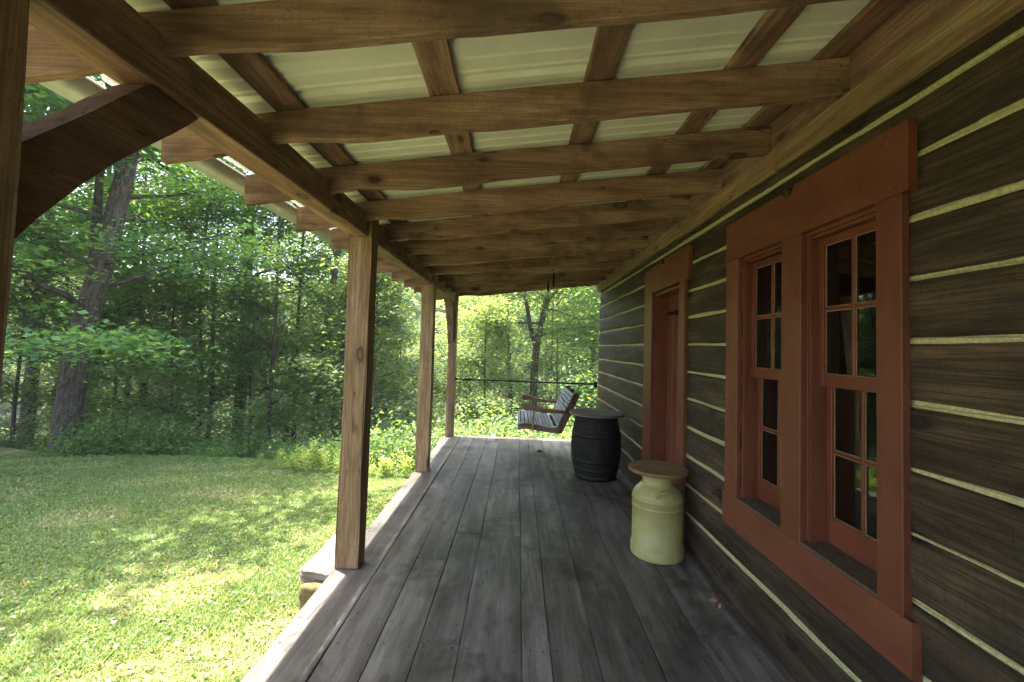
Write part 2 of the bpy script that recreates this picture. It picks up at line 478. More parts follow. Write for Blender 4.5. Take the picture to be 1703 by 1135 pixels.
# grass: blades and small clover leaves
def grass():
    N = 300000
    u = rng.random(N * 3); dist = 1.6 + (12.5 - 1.6) * u ** 1.0
    ang = rng.uniform(R(-60), R(-5), N * 3)
    x = dist * np.sin(ang); y = dist * np.cos(ang)
    keep = (x < -1.27) & (y < edge_y(x) + .15) & (y > .3)
    # bare and thin patches
    pn = np.sin(x * 2.3 + 1.7 * np.sin(y * 1.3)) * np.sin(y * 2.9 + 1.1 * np.sin(x * 1.9))
    keep &= rng.random(len(x)) < np.where((pn > .45) & (y < 6.5), .35, 1.0)
    keep &= ~((x > -1.5) & (rng.random(len(x)) < .6))
    x = x[keep][:N]; y = y[keep][:N]; n = len(x)
    z = ground_z(x, y)
    dist = np.hypot(x, y)
    h = rng.uniform(.010, .034, n) * (1 + dist * .02)
    w = rng.uniform(.0020, .0040, n) * (.6 + dist * .28)
    az = rng.uniform(0, 2 * np.pi, n); lean = rng.uniform(.2, 1.5, n)
    dx = np.cos(az); dy = np.sin(az)
    tip = np.stack([x + dx * h * lean, y + dy * h * lean, z + h], 1)
    sx = -dy * w; sy = dx * w
    V = np.stack([np.stack([x - sx, y - sy, z], 1), np.stack([x + sx, y + sy, z], 1), tip], 1)
    rv = np.clip(rng.normal(.42, .25, n) + .25 * (pn[keep][:n] > .3), 0, 1)
    o1 = quads('grass', V, rv, M['grassm'], nper=3)
    tag(o1, 'short mown grass of the lawn', 'grass', kind='stuff')
    # clover
    N = 90000
    dist = 1.6 + 9.5 * rng.random(N); ang = rng.uniform(R(-60), R(-5), N)
    x = dist * np.sin(ang); y = dist * np.cos(ang)
    pn = np.sin(x * 1.3 + 2.1 * np.sin(y * .9)) + np.sin(y * 1.7 + 1.5 * np.sin(x * 1.1))
    k = (x < -1.3) & (y < edge_y(x)) & (y > .3) & (rng.random(N) < np.where(pn > 0, 1, .3))
    x = x[k]; y = y[k]; n = len(x); dist = dist[k]
    z = ground_z(x, y) + rng.uniform(.008, .035, n)
    s = rng.uniform(.006, .013, n) * (.8 + .10 * dist)
    V = leafquads(np.stack([x, y, z], 1), s, .5)
    o2 = quads('clover', V, rng.random(n), M['clover'])
    tag(o2, 'clover and small weeds growing through the lawn', 'clover', kind='stuff')
    # pale clover flowers / dry leaf scraps
    N = 2400
    dist = 1.8 + 8 * rng.random(N); ang = rng.uniform(R(-60), R(-5), N)
    x = dist * np.sin(ang); y = dist * np.cos(ang); k = (x < -1.3) & (y < edge_y(x)) & (y > .3)
    x = x[k]; y = y[k]; n = len(x); dist = dist[k]
    V = leafquads(np.stack([x, y, ground_z(x, y) + .02], 1), rng.uniform(.008, .02, n) * (1 + dist * .05), .6)
    o3 = quads('leaf_litter', V, rng.random(n), plain('dry_leaf_scraps', (.36, .29, .17), .8))
    tag(o3, 'pale dry leaf scraps scattered over the grass', 'leaf litter', kind='stuff')

def leafquads(C, s, flat=.5, asp=.62, dirs=None):
    n = len(C)
    nrm = rng.normal(0, 1, (n, 3)) * np.array([1, 1, .5]) * (1 - flat); nrm[:, 2] += flat * 1.6 * np.sign(rng.random(n) - .04)
    nrm /= np.linalg.norm(nrm, axis=1)[:, None] + 1e-9
    a = rng.normal(0, 1, (n, 3)) if dirs is None else dirs + rng.normal(0, .3, (n, 3))
    a -= nrm * (a * nrm).sum(1)[:, None]; a /= np.linalg.norm(a, axis=1)[:, None] + 1e-9
    b = np.cross(nrm, a)
    s = s[:, None] if not np.isscalar(s) else s
    droop = nrm * (-.18 * s)
    return np.stack([C - a * s, C + b * s * asp - a * s * .1 + droop * 0, C + a * s + droop, C - b * s * asp - a * s * .1], 1)
grass()

# ------------------------------------------------------------------ cabin
cabin = empty('log_cabin', (1.42, 0, 0), 'brown hewn log cabin wall with yellow chinking lines between the logs', 'cabin')
chz = [.274, .50, .742, .976, 1.206, 1.432, 1.664, 1.891, 2.113, 2.34, 2.556]
WY0, WY1 = -2.6, 7.60
holes = [(1.70, 2.765, .69, 2.195), (3.77, 4.535, -.1, 2.20)]
def wall_segments(z0, z1):
    segs = [(WY0, WY1)]
    for (a, b, h0, h1) in holes:
        if z1 > h0 + .03 and z0 < h1 - .03:
            new = []
            for (p, q_) in segs:
                if a < q_ and b > p:
                    new += [(p, a), (b, q_)]
                else: new.append((p, q_))
            segs = new
    return segs
edges = [-.25] + chz + [2.80]
for k in range(len(edges) - 1):
    mb = MB()
    z0 = edges[k] + (.010 if k else 0); z1 = edges[k + 1] - .010
    xf = 1.42 + random.uniform(-.004, .006)
    rv = random.random()
    off = rng.uniform(-9, 9, 3)
    ph = rng.uniform(0, 6, 4)
    for (a, b) in wall_segments(z0, z1):
        n = max(2, int((b - a) / .12))
        st = []; wc = []
        for yy in np.linspace(a, b, n + 1):
            w = .0035 * math.sin(yy * 3.1 + ph[0]) + .002 * math.sin(yy * 9 + ph[1])
            wt = .005 * math.sin(yy * 2.2 + ph[2]) + .003 * math.sin(yy * 7 + ph[3])
            wb = .005 * math.sin(yy * 1.9 + ph[3]) + .003 * math.sin(yy * 8 + ph[0])
            sec = np.array([(xf + .016, z0 + wb), (xf + .004 + w, z0 + .012 + wb), (xf + w, z0 + .05), (xf + w * .4, (z0 + z1) / 2),
                            (xf - w, z1 - .05), (xf + .004 - w, z1 - .012 + wt), (xf + .016, z1 + wt), (1.62, z1), (1.62, z0)])
            st.append(np.stack([sec[:, 0], np.full(9, yy), sec[:, 1]], 1))
            wc.append(np.stack([np.full(9, yy), sec[:, 0], sec[:, 1]], 1) + off)
        mb.loft(st, wc, rv)
    child(mb, 'log', M['log'], cabin)
mb = MB()
for zc in chz:
    ph = rng.uniform(0, 6, 3)
    for (a, b) in wall_segments(zc - .001, zc + .001):
        n = max(2, int((b - a) / .05))
        st = []
        for yy in np.linspace(a, b, n + 1):
            th = .0092 + .0038 * math.sin(yy * 1.7 + ph[0]) + .0024 * math.sin(yy * 8 + ph[1]) + rng.normal(0, .0008)
            zz = zc + .004 * math.sin(yy * 1.1 + ph[2])
            xx = 1.427 + rng.normal(0, .0008)
            st.append([(1.47, yy, zz - .035), (1.441, yy, zz - .035), (1.441, yy, zz - th - .003), (xx + .004, yy, zz - th), (xx, yy, zz - th * .4), (xx + .002, yy, zz + th * .5), (xx + .010, yy, zz + th), (1.443, yy, zz + .035), (1.47, yy, zz + .035)])
        mb.loft(st, None, .5)
child(mb, 'chinking', M['chink'], cabin)
# top of wall, eave ledger and strip
mb = MB(); mb.board((1.425, WY0, 2.87), (1.425, 7.72, 2.87), (0, 0, 1), .03, .26, 60, .004, .006); child(mb, 'ledger_board', M['rafter'], cabin)
mb = MB()
for a, b in [(WY0, 2.36), (2.362, 5.0), (5.002, 7.68)]:
    mb.board((1.402, a, 2.672), (1.402, b, 2.672), (0, 0, 1), .036, .132, 20, .005, .008)
child(mb, 'ledger_strip', M['post'], cabin)
mb = MB(); mb.box(1.44, 1.6, WY0, WY1, 2.815, 4.2, 1); child(mb, 'upper_wall', M['log'], cabin)
# the rest of the house
mb = MB()
mb.box(1.62, 7.4, 7.42, 7.60, -.6, 4.2, 0, rv=.3); mb.box(1.62, 7.4, WY0, WY0 + .18, -.6, 4.2, 0, rv=.6); mb.box(7.4, 7.6, WY0, WY1, -.6, 4.2, 1, rv=.4)
child(mb, 'side_wall', M['log'], cabin)
mb = MB()
mb.poly([(1.2, 4.2), (4.5, 6.6), (7.8, 4.2), (7.8, 4.32), (4.5, 6.74), (1.2, 4.32)], 'xz', WY0 - .3, WY1 + .3)
mb.poly([(1.45, 4.2), (4.5, 6.5), (7.6, 4.2)], 'xz', WY0, WY0 + .1); mb.poly([(1.45, 4.2), (4.5, 6.5), (7.6, 4.2)], 'xz', WY1 - .1, WY1)
child(mb, 'roof', M['rooftop'], cabin)
mb = MB()
mb.box(1.62, 7.2, WY0 + .2, 7.4, -.02, 0.0, 1); mb.box(1.62, 7.2, WY0 + .2, 7.4, 2.7, 2.75, 1)
mb.box(5.2, 5.25, WY0 + .2, 7.4, 0.0, 2.7, 1)
child(mb, 'room', M['inside'], cabin)

# window casing with header notch
XF = 1.389
casing = empty('window', (1.42, 2.2, .5))
casing.parent = cabin; casing.location = (0, 2.235, .5)
casing['label'] = 'pair of red framed sash windows in one wide red casing'
def notch(yc, zt, w=.10, d=.042):
    return [(yc - w / 2, zt), (yc - w / 2 + .006, zt - .012), (yc - .025, zt - d * .9), (yc, zt - d), (yc + .025, zt - d * .85), (yc + w / 2, zt - .01)]
mb = MB()
zt = 2.468
mb.poly([(1.556, 2.207), (1.556, zt)] + notch(2.255, zt) + [(2.918, zt - .012), (2.918, 2.207)], 'yz', XF, XF + .034, waxes=(1, 0, 2))
for yn in (1.60, 1.64, 1.66, 2.17, 2.23, 2.29, 2.79, 2.86, 2.89):
    for zn in (2.24, 2.42):
        an_ = np.linspace(0, 2 * np.pi, 7)[:-1]; yy_ = yn + random.uniform(-.012, .012); zz_ = zn + random.uniform(-.01, .01)
        mb.add([(XF - .0012, yy_ + .0028 * math.cos(q_), zz_ + .0028 * math.sin(q_)) for q_ in an_], [tuple(range(6))], mi=1)
child(mb, 'header_board', [M['red'], M['putty']], casing)
mb = MB()
mb.box(XF, XF + .034, 1.553, 2.94, .492, .686, 1, .003)
child(mb, 'apron_board', M['red'], casing)
for (a, b) in [(1.588, 1.702), (2.152, 2.308), (2.765, 2.918)]:
    mb = MB(); mb.box(XF + .001, XF + .034, a, b, .688, 2.205, 2, .003); child(mb, 'side_casing', M['red'], casing)
WIN = [(1.702, 2.152), (2.308, 2.765)]
mb = MB(); ms = MB()
for (a, b) in WIN:
    for yy, sgn in ((a, 1), (b, -1)):
        ya, yb = (a - .03, a + .002) if sgn > 0 else (b - .002, b + .03)
        mb.box(XF + .035, 1.66, ya, yb, .66, 2.205, 2)
        # stop: narrow above, stepping deeper below
        y0_, y1_ = (a + .002, a + .016) if sgn > 0 else (b - .016, b - .002)
        mb.poly([(1.432, .70), (1.508, .70), (1.508, 1.43), (1.500, 1.452), (1.486, 1.464), (1.4685, 1.49), (1.4685, 2.19), (1.432, 2.19)], 'xz', y0_, y1_, waxes=(2, 0, 1))
    mb.box(XF + .035, 1.66, a + .001, b - .001, 2.19, 2.22, 1)
    mb.box(1.432, 1.4685, a + .02, b - .02, 2.172, 2.189, 1)
    ms.poly([(XF + .006, .664), (1.60, .70), (1.60, .722), (XF + .006, .700)], 'xz', a + .001, b - .001)
child(mb, 'jamb', M['red'], casing)
child(ms, 'sill', M['sill'], casing)
for (a, b) in WIN:
    for nm, x0, x1, z0, z1, gz0, gz1 in (('upper_sash', 1.469, 1.503, 1.455, 2.172, 1.514, 2.135), ('lower_sash', 1.509, 1.541, .712, 1.50, .835, 1.455)):
        mb = MB()
        st = .044
        A, B = a + .004, b - .004
        mb.box(x0, x1, A, A + st, z0, z1, 2, .002); mb.box(x0, x1, B - st, B, z0, z1, 2, .002)
        mb.box(x0 + .0006, x1 - .0006, A + st, B - st, z0, gz0, 1, .002); mb.box(x0 + .0006, x1 - .0006, A + st, B - st, gz1, z1, 1, .002)
        ym = (A + B) / 2; zm = (gz0 + gz1) / 2
        mb.box(x0 + .004, x1 - .006, ym - .009, ym + .009, gz0, gz1, 2, .004)
        for p, q_ in ((A + st, ym - .009), (ym + .009, B - st)):
            mb.box(x0 + .0045, x1 - .0065, p, q_, zm - .009, zm + .009, 1, .004)
            for za, zb in ((gz0, zm - .009), (zm + .009, gz1)):
                xx = x0 + .0115
                for (ya, yb, zc, zd) in ((p, p + .0035, za, zb), (q_ - .0035, q_, za, zb), (p + .0035, q_ - .0035, za, za + .0035), (p + .0035, q_ - .0035, zb - .0035, zb)):
                    mb.box(xx, xx + .004, ya, yb, zc, zd, 2, .0005, mi=1)
        s_o = child(mb, nm, [M['redd'], M['putty']], casing)
        mp = MB()
        mp.box(x0 + .016, x0 + .019, A + st - .002, B - st + .002, gz0 - .002, gz1 + .002, 2, .0002)
        child(mp, 'pane', M['glass'], casing)
# pegs above the headers
for yc, zc in ((2.262, 2.452), (4.215, 2.468)):
    mb = MB(); an = np.linspace(0, 2 * np.pi, 13)[:-1]
    mb.loft([[(x, yc + r * math.cos(a_), zc + r * math.sin(a_)) for a_ in an] for x, r in ((1.44, .019), (1.385, .019), (1.38, .015))], None, .1)
    child(mb, 'peg', M['log'], cabin, 'dark round peg sticking out of the log above the header')

# door
door = empty('door', (0, 0, 0)); door.parent = cabin; door.location = (0, 4.15, 0)
door['label'] = 'red plank door set back in a red casing'
mb = MB(); zt = 2.488
mb.poly([(3.568, 2.207), (3.568, zt)] + notch(4.21, zt) + [(4.755, zt - .03), (4.80, zt - .06), (4.80, 2.207)], 'yz', XF, XF + .034, waxes=(1, 0, 2))
child(mb, 'header_board', M['red'], door)
for (a, b) in [(3.648, 3.775), (4.535, 4.80)]:
    mb = MB(); mb.box(XF + .001, XF + .034, a, b, .003, 2.205, 2); child(mb, 'side_casing', M['red'], door)
mb = MB()
mb.box(XF + .035, 1.60, 3.745, 3.777, .003, 2.205, 2); mb.box(XF + .035, 1.60, 4.533, 4.565, .003, 2.205, 2); mb.box(XF + .035, 1.60, 3.778, 4.532, 2.17, 2.20, 1)
mb.box(XF + .01, 1.60, 3.778, 4.532, .003, .035, 1)
child(mb, 'jamb', M['red'], door)
mb = MB(); ys_ = np.linspace(3.782, 4.528, 6)
for i in range(5):
    mb.box(1.555, 1.59, ys_[i] + .0015, ys_[i + 1] - .0015, .04, 2.165, 2, .005, rv=random.random())
leafo = child(mb, 'door_leaf', M['red'], door)
for zc in (1.985, .42):
    mb = MB()
    pts = [(4.52, zc - .018), (4.30, zc - .014), (4.24, zc - .034), (4.19, zc - .020), (4.15, zc), (4.19, zc + .020), (4.24, zc + .034), (4.30, zc + .014), (4.52, zc + .018)]
    mb.poly(pts, 'yz', 1.547, 1.5545)
    child(mb, 'hinge', M['black'], door)

# ------------------------------------------------------------------ porch deck
DY0, DY1 = -2.6, 7.72
xb = [-1.25, -.945, -.706, -.482, -.262, .070, .222, .465, .775, 1.07, 1.355, 1.419]
joints = [[-.9, 3.74, 6.9], [1.4, 4.9], [.4, 3.285, 6.2], [2.375, 3.76, 7.3 - .0], [1.1, 3.73, 4.92], [1.9, 4.33 + .9], [3.83 - 1.75, 4.327, 6.4], [.9, 3.9 + 1.5], [-.2, 5.5], [2.546, 3.142, 6.1], [1.0, 4.6], [.8, 3.9]]
mb = MB()
for i in range(len(xb) - 1):
    js = [DY0] + sorted(joints[i]) + [DY1]
    for a, b in zip(js[:-1], js[1:]):
        x0, x1 = xb[i], xb[i + 1]
        g0 = .0035 if xb[i] == -.945 else random.uniform(.0008, .0022)
        mbx0, mbx1 = x0 + g0, x1 - (.0035 if xb[i + 1] == -.945 else random.uniform(.0008, .0022))
        dz = random.uniform(-.0025, .0)
        n = max(2, int((b - a) / .3))
        rv = random.random(); off = rng.uniform(-9, 9, 3); ph = random.uniform(0, 6)
        cup = random.uniform(-.0025, .002)
        st = []; wc = []
        m1 = (mbx0 + mbx1) / 2
        for yy in np.linspace(a + .0015, b - .0015, n + 1):
            wv = .0015 * math.sin(yy * 2 + ph); ez = .0012 * math.sin(yy * 1.4 + ph)
            e_ = .003
            sec = [(mbx0 + wv + e_, dz + ez), (m1, dz + cup + ez), (mbx1 + wv - e_, dz + ez), (mbx1 + wv, dz - e_ + ez), (mbx1 + wv, -.038), (mbx0 + wv, -.038), (mbx0 + wv, dz - e_ + ez)]
            st.append([(p[0], yy, p[1]) for p in sec]); wc.append([(yy, p[0], p[1]) for p in sec])
        mb.loft(st, np.array(wc) + off, rv)
        # nails
        rows = [2.55 + .589 * k for k in range(-5, 10)] + [a + .03, b - .03, 2.35]
        for yn in rows:
            if a + .01 < yn < b - .01:
                for xn in (mbx0 + .035, mbx1 - .035):
                    if mbx1 - mbx0 < .1: continue
                    r_ = .0058; cx_ = xn + random.uniform(-.01, .01); cy_ = yn + random.uniform(-.012, .012)
                    an = np.linspace(0, 2 * np.pi, 9)[:-1]
                    ztop = dz + cup * .5 + .0022
                    mb.add([(cx_ + r_ * math.cos(q_), cy_ + r_ * math.sin(q_), ztop) for q_ in an], [tuple(range(8))], mi=1)
mb.box(-1.235, -1.20, DY0, DY1 - .03, -.24, -.040, 1, rv=.3, bev=.004)
mb.box(-1.19, 1.41, DY1 - .07, DY1 - .035, -.24, -.040, 0, rv=.3)
for k in range(-4, 9):
    mb.box(-1.195, 1.41, 2.53 + .589 * k, 2.57 + .589 * k, -.24, -.042, 0, rv=.2)
deck = mb.build('porch_deck', [M['deck'], M['nail']])
tag(deck, 'weathered grey plank floor of the porch running along the log wall', 'deck')

# ------------------------------------------------------------------ porch roof
proof = empty('porch_roof', (0, 2.5, 2.36), 'open lean-to porch roof of rough brown rafters under pale ribbed metal', 'porch roof')
def ztop(x): return 2.742 + .12 * x
bx = np.array([-1.60, -1.42, -1.25, -1.12, -1.0, -.85, -.70, -.5, -.3, 0., .4, .8, 1.1, 1.408])
bz = np.array([2.372, 2.398, 2.432, 2.462, 2.482, 2.486, 2.487, 2.512, 2.54, 2.575, 2.625, 2.668, 2.705, 2.742])
RY = [1.27 + .583 * k for k in range(-7, 12)]
xx_f = np.linspace(-1.60, 1.408, 34)
for k, y0 in enumerate(RY):
    y0 += random.uniform(-.008, .008); th = random.uniform(.036, .044)
    ph = rng.uniform(0, 6, 6); amp = random.uniform(.004, .010)
    off = rng.uniform(-9, 9, 3); rv = random.random()
    kink = random.uniform(-.06, .06)
    st = []; wc = []
    for x in xx_f:
        zb = np.interp(x + kink * (abs(x + .7) < .5), bx, bz) + amp * (math.sin(x * 3.3 + ph[0]) * .6 + math.sin(x * 7 + ph[1]) * .35) * (1 if -1.0 < x < 1.25 else .2)
        zt_ = ztop(x) - amp * .5 * (1 + math.sin(x * 2.9 + ph[2]))
        w = .0015 * math.sin(x * 5 + ph[3])
        e_ = .004
        sec = [(y0 + w, zb + e_), (y0 + w, zt_ - e_), (y0 + e_ + w, zt_), (y0 + th - e_, zt_), (y0 + th, zt_ - e_), (y0 + th, zb + e_ + .003 * math.sin(x * 4 + ph[4])), (y0 + th - e_, zb), (y0 + e_ + w, zb)]
        st.append([(x, p[0], p[1]) for p in sec]); wc.append([(x, p[0], p[1]) for p in sec])
    mb = MB(); mb.loft(st, np.array(wc) + off, rv)
    for xn, zn in ((1.36, 2.80), (1.37, 2.865), (-1.16, 2.56), (-1.19, 2.50)):
        an_ = np.linspace(0, 2 * np.pi, 7)[:-1]
        mb.add([(xn + .005 * math.cos(q_), y0 - .002, zn + .005 * math.sin(q_)) for q_ in an_], [tuple(range(6))], mi=1)
    child(mb, 'rafter', [M['rafter'], M['nail']], proof)
for xa, xb_ in [(-1.555, -1.43), (-1.105, -.975), (-.42, -.29), (.262, .385), (.885, 1.01), (1.27, 1.39)]:
    mb = MB(); xm = (xa + xb_) / 2
    for a, b in ((-2.7, 2.8), (2.803, 7.92)):
        mb.board((xm, a, ztop(xm) + .0125), (xm, b, ztop(xm) + .0125), (-.119, 0, .993), xb_ - xa, .024, 24, .003, .004)
    child(mb, 'purlin', M['rafter'], proof)
for a, b in [(-2.7, .82), (.823, 3.18), (3.183, 5.55), (5.553, 7.72)]:
    mb = MB(); mb.board((-1.18, a, 2.448), (-1.18, b, 2.448), (0, 0, 1), .13, .166, 16, .006, .004)
    child(mb, 'beam', M['rafter' if a < 5.5 else 'post'], proof)
# ribbed metal sheet
ys_l = []; zs_l = []
y = -2.75
while y < 7.95:
    for dy, dz in ((0, 0), (.055, 0), (.062, .006), (.075, .006), (.082, 0), (.135, 0), (.142, .006), (.155, .006), (.162, 0), (.180, 0), (.195, .021), (.213, .021), (.2285, 0)):
        ys_l.append(y + dy); zs_l.append(dz)
    y += .229
ys_l = np.array(ys_l); zs_l = np.array(zs_l); n = len(ys_l)
V = []; xs_ = [-1.622, 1.43]
for lay in (0, .003):
    for x in xs_:
        V += [(x, yy, ztop(x) + .027 + zz + lay) for yy, zz in zip(ys_l, zs_l)]
F = [(i, i + 1, n + i + 1, n + i) for i in range(n - 1)] + [(2 * n + i, 3 * n + i, 3 * n + i + 1, 2 * n + i + 1) for i in range(n - 1)]
F += [(i, 2 * n + i, 2 * n + i + 1, i + 1) for i in range(n - 1)] + [(n + i, n + i + 1, 3 * n + i + 1, 3 * n + i) for i in range(n - 1)]
mb = MB(); mb.add(V, F); child(mb, 'roof_sheet', M['metal'], proof)
# half-round gutter
an = np.linspace(0, np.pi, 15)
st = []
for yy in (-2.7, 7.9):
    c0 = (-1.695, 2.552)
    o_ = [(c0[0] + .076 * math.cos(math.pi + a_), yy, c0[1] + .076 * math.sin(math.pi + a_)) for a_ in an]
    i_ = [(c0[0] + .073 * math.cos(math.pi + a_), yy, c0[1] + .073 * math.sin(math.pi + a_)) for a_ in an[::-1]]
    st.append(o_ + i_)
mb = MB(); mb.loft(st, smooth=True)
mb.tube([(-1.771, -2.7, 2.556), (-1.771, 7.9, 2.556)], .008, 8)
child(mb, 'gutter', M['gutter'], proof)
mb = MB(); mb.tube([(-1.70, 7.8, 2.49), (-1.70, 7.8, 2.36), (-1.62, 7.8, 2.27), (-1.36, 7.75, 2.20), (-1.26, 7.72, 2.17)], .032, 10)
child(mb, 'downspout', M['gutter'], proof)

# posts
def post(y0, y1, label, lean=0.0, rnd=.006, x0=-1.245, x1=-1.082, brace=None, mat='post'):
    root = empty('porch_post', ((x0 + x1) / 2, (y0 + y1) / 2, 0), label, 'post', 'posts along the porch edge')
    mb = MB()
    e = rnd
    off = rng.uniform(-9, 9, 3); ph = rng.uniform(0, 6, 12)
    st = []; wc = []
    for z in np.linspace(.002, 2.362, 26):
        j = .0035 * np.sin(z * 3.1 + ph)[:12]
        sec = []
        for (cx_, cy_, k0) in ((x0, y0, 0), (x1, y0, 3), (x1, y1, 6), (x0, y1, 9)):
            sx = 1 if cx_ == x0 else -1; sy = 1 if cy_ == y0 else -1
            pts = [(cx_, cy_ + sy * e), (cx_ + sx * e * .3, cy_ + sy * e * .3), (cx_ + sx * e, cy_)]
            if (sx > 0) != (sy > 0): pts = pts[::-1]
            sec += [(p[0] + j[k0 + i_], p[1] + j[(k0 + i_ + 5) % 12]) for i_, p in enumerate(pts)]
        st.append([(p[0], p[1], z) for p in sec]); wc.append([(z, p[0], p[1]) for p in sec])
    mb.loft(st, np.array(wc) + off, random.random())
    mb.box(-1.113, x1, y0, y1, 2.3625, 2.532, 2, .004, rv=.5)
    child(mb, 'shaft', M[mat], root)
    if brace: 
        mb = MB()
        if brace == 'fwd':
            lo = [(y1 + .0, 1.745), (.954, 1.817), (.99, 1.868), (1.028, 1.914), (1.08, 1.978), (1.129, 2.032), (1.17, 2.077), (1.214, 2.120), (1.29, 2.19), (1.36, 2.255), (1.431, 2.325), (1.464, 2.362)]
            up = [(1.27, 2.362), (1.236, 2.334), (1.16, 2.252), (1.089, 2.174), (1.02, 2.103), (.955, 2.037), (y1 + .0, 1.985)]
        else:
            lo = [(y0 - .0, 1.62), (y0 - .06, 1.75), (y0 - .16, 1.95), (y0 - .30, 2.13), (y0 - .50, 2.30), (y0 - .60, 2.362)]
            up = [(y0 - .33, 2.362), (y0 - .18, 2.22), (y0 - .06, 2.05), (y0 - .0, 1.93)]
        mb.poly(lo + up, 'yz', -1.225, -1.135, waxes=(1, 0, 2))
        child(mb, 'brace', M['swing'], root)
    return root
post(.742, .90, 'nearest porch post at the left edge with a dark curved brace at its top', brace='fwd')
post(3.10, 3.247, 'thick squared porch post with big knots standing beside the stone step')
post(5.475, 5.63, 'squared porch post standing third from the camera, without a brace, on the sunlit deck edge')
post(7.56, 7.71, 'roundish porch post at the far corner of the deck, holding the black bar', rnd=.045, brace='back', x0=-1.225, x1=-1.075)

# bar across the far end
bar = empty('barrier_bar', (.17, 7.60, 1.0), 'thin black metal bar across the far end of the porch', 'bar')
mb = MB(); mb.tube([(-1.075, 7.6, 1.003), (-.15, 7.6, .997)], .011, 10); mb.tube([(-.151, 7.6, .997), (1.385, 7.6, .988)], .0165, 10)
child(mb, 'tube', M['black'], bar)
mb = MB(); mb.box(-.88, -.80, 7.578, 7.622, .98, 1.025, 0, .006); mb.tube([(-.92, 7.6, 1.002), (-.76, 7.6, 1.001)], .017, 10); child(mb, 'latch', M['black'], bar)
mb = MB(); mb.box(1.345, 1.40, 7.575, 7.598, .93, 1.03, 2, .004); child(mb, 'bracket', M['black'], bar)
mb = MB(); mb.tube([(-1.075, 7.6, 1.003), (-1.04, 7.6, 1.003)], .024, 10); child(mb, 'socket', M['black'], bar)

# ------------------------------------------------------------------ porch swing
sw = empty('porch_swing', (.45, 6.5, .43), 'hanging wooden porch swing with pale slats and brown arms, turned towards the lawn', 'swing')
SY0, SY1 = 5.95, 7.05
seat_top = np.array([(.035, .545), (.06, .562), (.10, .572), (.16, .575), (.25, .567), (.34, .548), (.42, .530), (.49, .520), (.54, .520)])
seat_bot = np.array([(.61, .430), (.50, .442), (.40, .452), (.28, .470), (.18, .486), (.10, .484), (.05, .472), (.032, .470)])
for yy in (SY0, (SY0 + SY1) / 2, SY1 - .035):
    mb = MB()
    mb.poly([(x, z - .012) for x, z in seat_top] + [(.60, .505)] + [tuple(p) for p in seat_bot], 'xz', yy, yy + .035, waxes=(0, 2, 1))
    child(mb, 'seat_rail', M['swing'], sw)
    mb = MB()
    mb.poly([(.545, .475), (.600, .430), (.640, .432), (.700, .56), (.790, .76), (.868, .958), (.862, .985), (.835, .998), (.80, .992), (.74, .86), (.66, .70)], 'xz', yy + .0355, yy + .062, waxes=(2, 0, 1))
    child(mb, 'back_rail', M['swing'], sw)
def along(pts, d):
    pts = np.array(pts); L = np.r_[0, np.cumsum(np.linalg.norm(np.diff(pts, axis=0), axis=1))]
    return np.array([np.interp(d, L, pts[:, 0]), np.interp(d, L, pts[:, 1])]), L[-1]
def slats(path, nsl, name, gap=.009, nrm=1):
    _, T = along(path, 0)
    w = T / nsl
    for i in range(nsl):
        p, _ = along(path, (i + .02) * w); q_, _ = along(path, (i + 1) * w - gap)
        p = np.array(p); q_ = np.array(q_); mid = (p + q_) / 2; dd = q_ - p; L = np.linalg.norm(dd); dd /= L
        nn = np.array([-dd[1], dd[0]]) * nrm
        c = mid + nn * .008
        mb = MB(); mb.board((c[0], SY0 - .02, c[1]), (c[0], SY1 + .02, c[1]), (nn[0], 0, nn[1]), L, .016, 4, .003)
        child(mb, name, M['slat'], sw)
slats(seat_top - np.array([0, .010]), 10, 'seat_slat')
slats([(.575, .530), (.66, .715), (.735, .875), (.785, .985)], 9, 'back_slat')
for yy in (SY0, SY1):
    s_ = -1 if yy == SY0 else 1
    ya, yb = (yy - .06, yy + .03) if s_ < 0 else (yy - .03, yy + .06)
    mb = MB()
    topc = [(.088, .785), (.095, .812), (.12, .828), (.155, .830), (.20, .818), (.28, .790), (.38, .768), (.50, .757), (.69, .752)]
    botc = [(.70, .715), (.50, .716), (.38, .722), (.28, .738), (.22, .752), (.185, .750), (.15, .742), (.115, .748), (.095, .765)]
    mb.poly(topc + botc, 'xz', ya, yb, waxes=(0, 2, 1)); child(mb, 'arm', M['swing'], sw)
    mb = MB(); mb.board((.232, yy + s_ * .012, .47), (.246, yy + s_ * .012, .745), (0, 1, 0), .03, .024, 3, .004); child(mb, 'arm_support', M['brass'], sw)
def chain(p0, p1, parent):
    p0 = np.array(p0); p1 = np.array(p1); L = np.linalg.norm(p1 - p0); d = (p1 - p0) / L
    n = int(L / .032); mb = MB()
    a = np.cross(d, (0, 1, 0)); a /= np.linalg.norm(a); b = np.cross(d, a)
    for i in range(n):
        c = p0 + d * (i + .5) * L / n
        s_ = a if i % 2 else b
        an = np.linspace(0, 2 * np.pi, 9)[:-1]
        pts = [c + d * .019 * math.cos(q_) + s_ * .009 * math.sin(q_) for q_ in an]; pts.append(pts[0])
        mb.tube(pts, .0034, 5)
    child(mb, 'chain', M['chain'], parent)
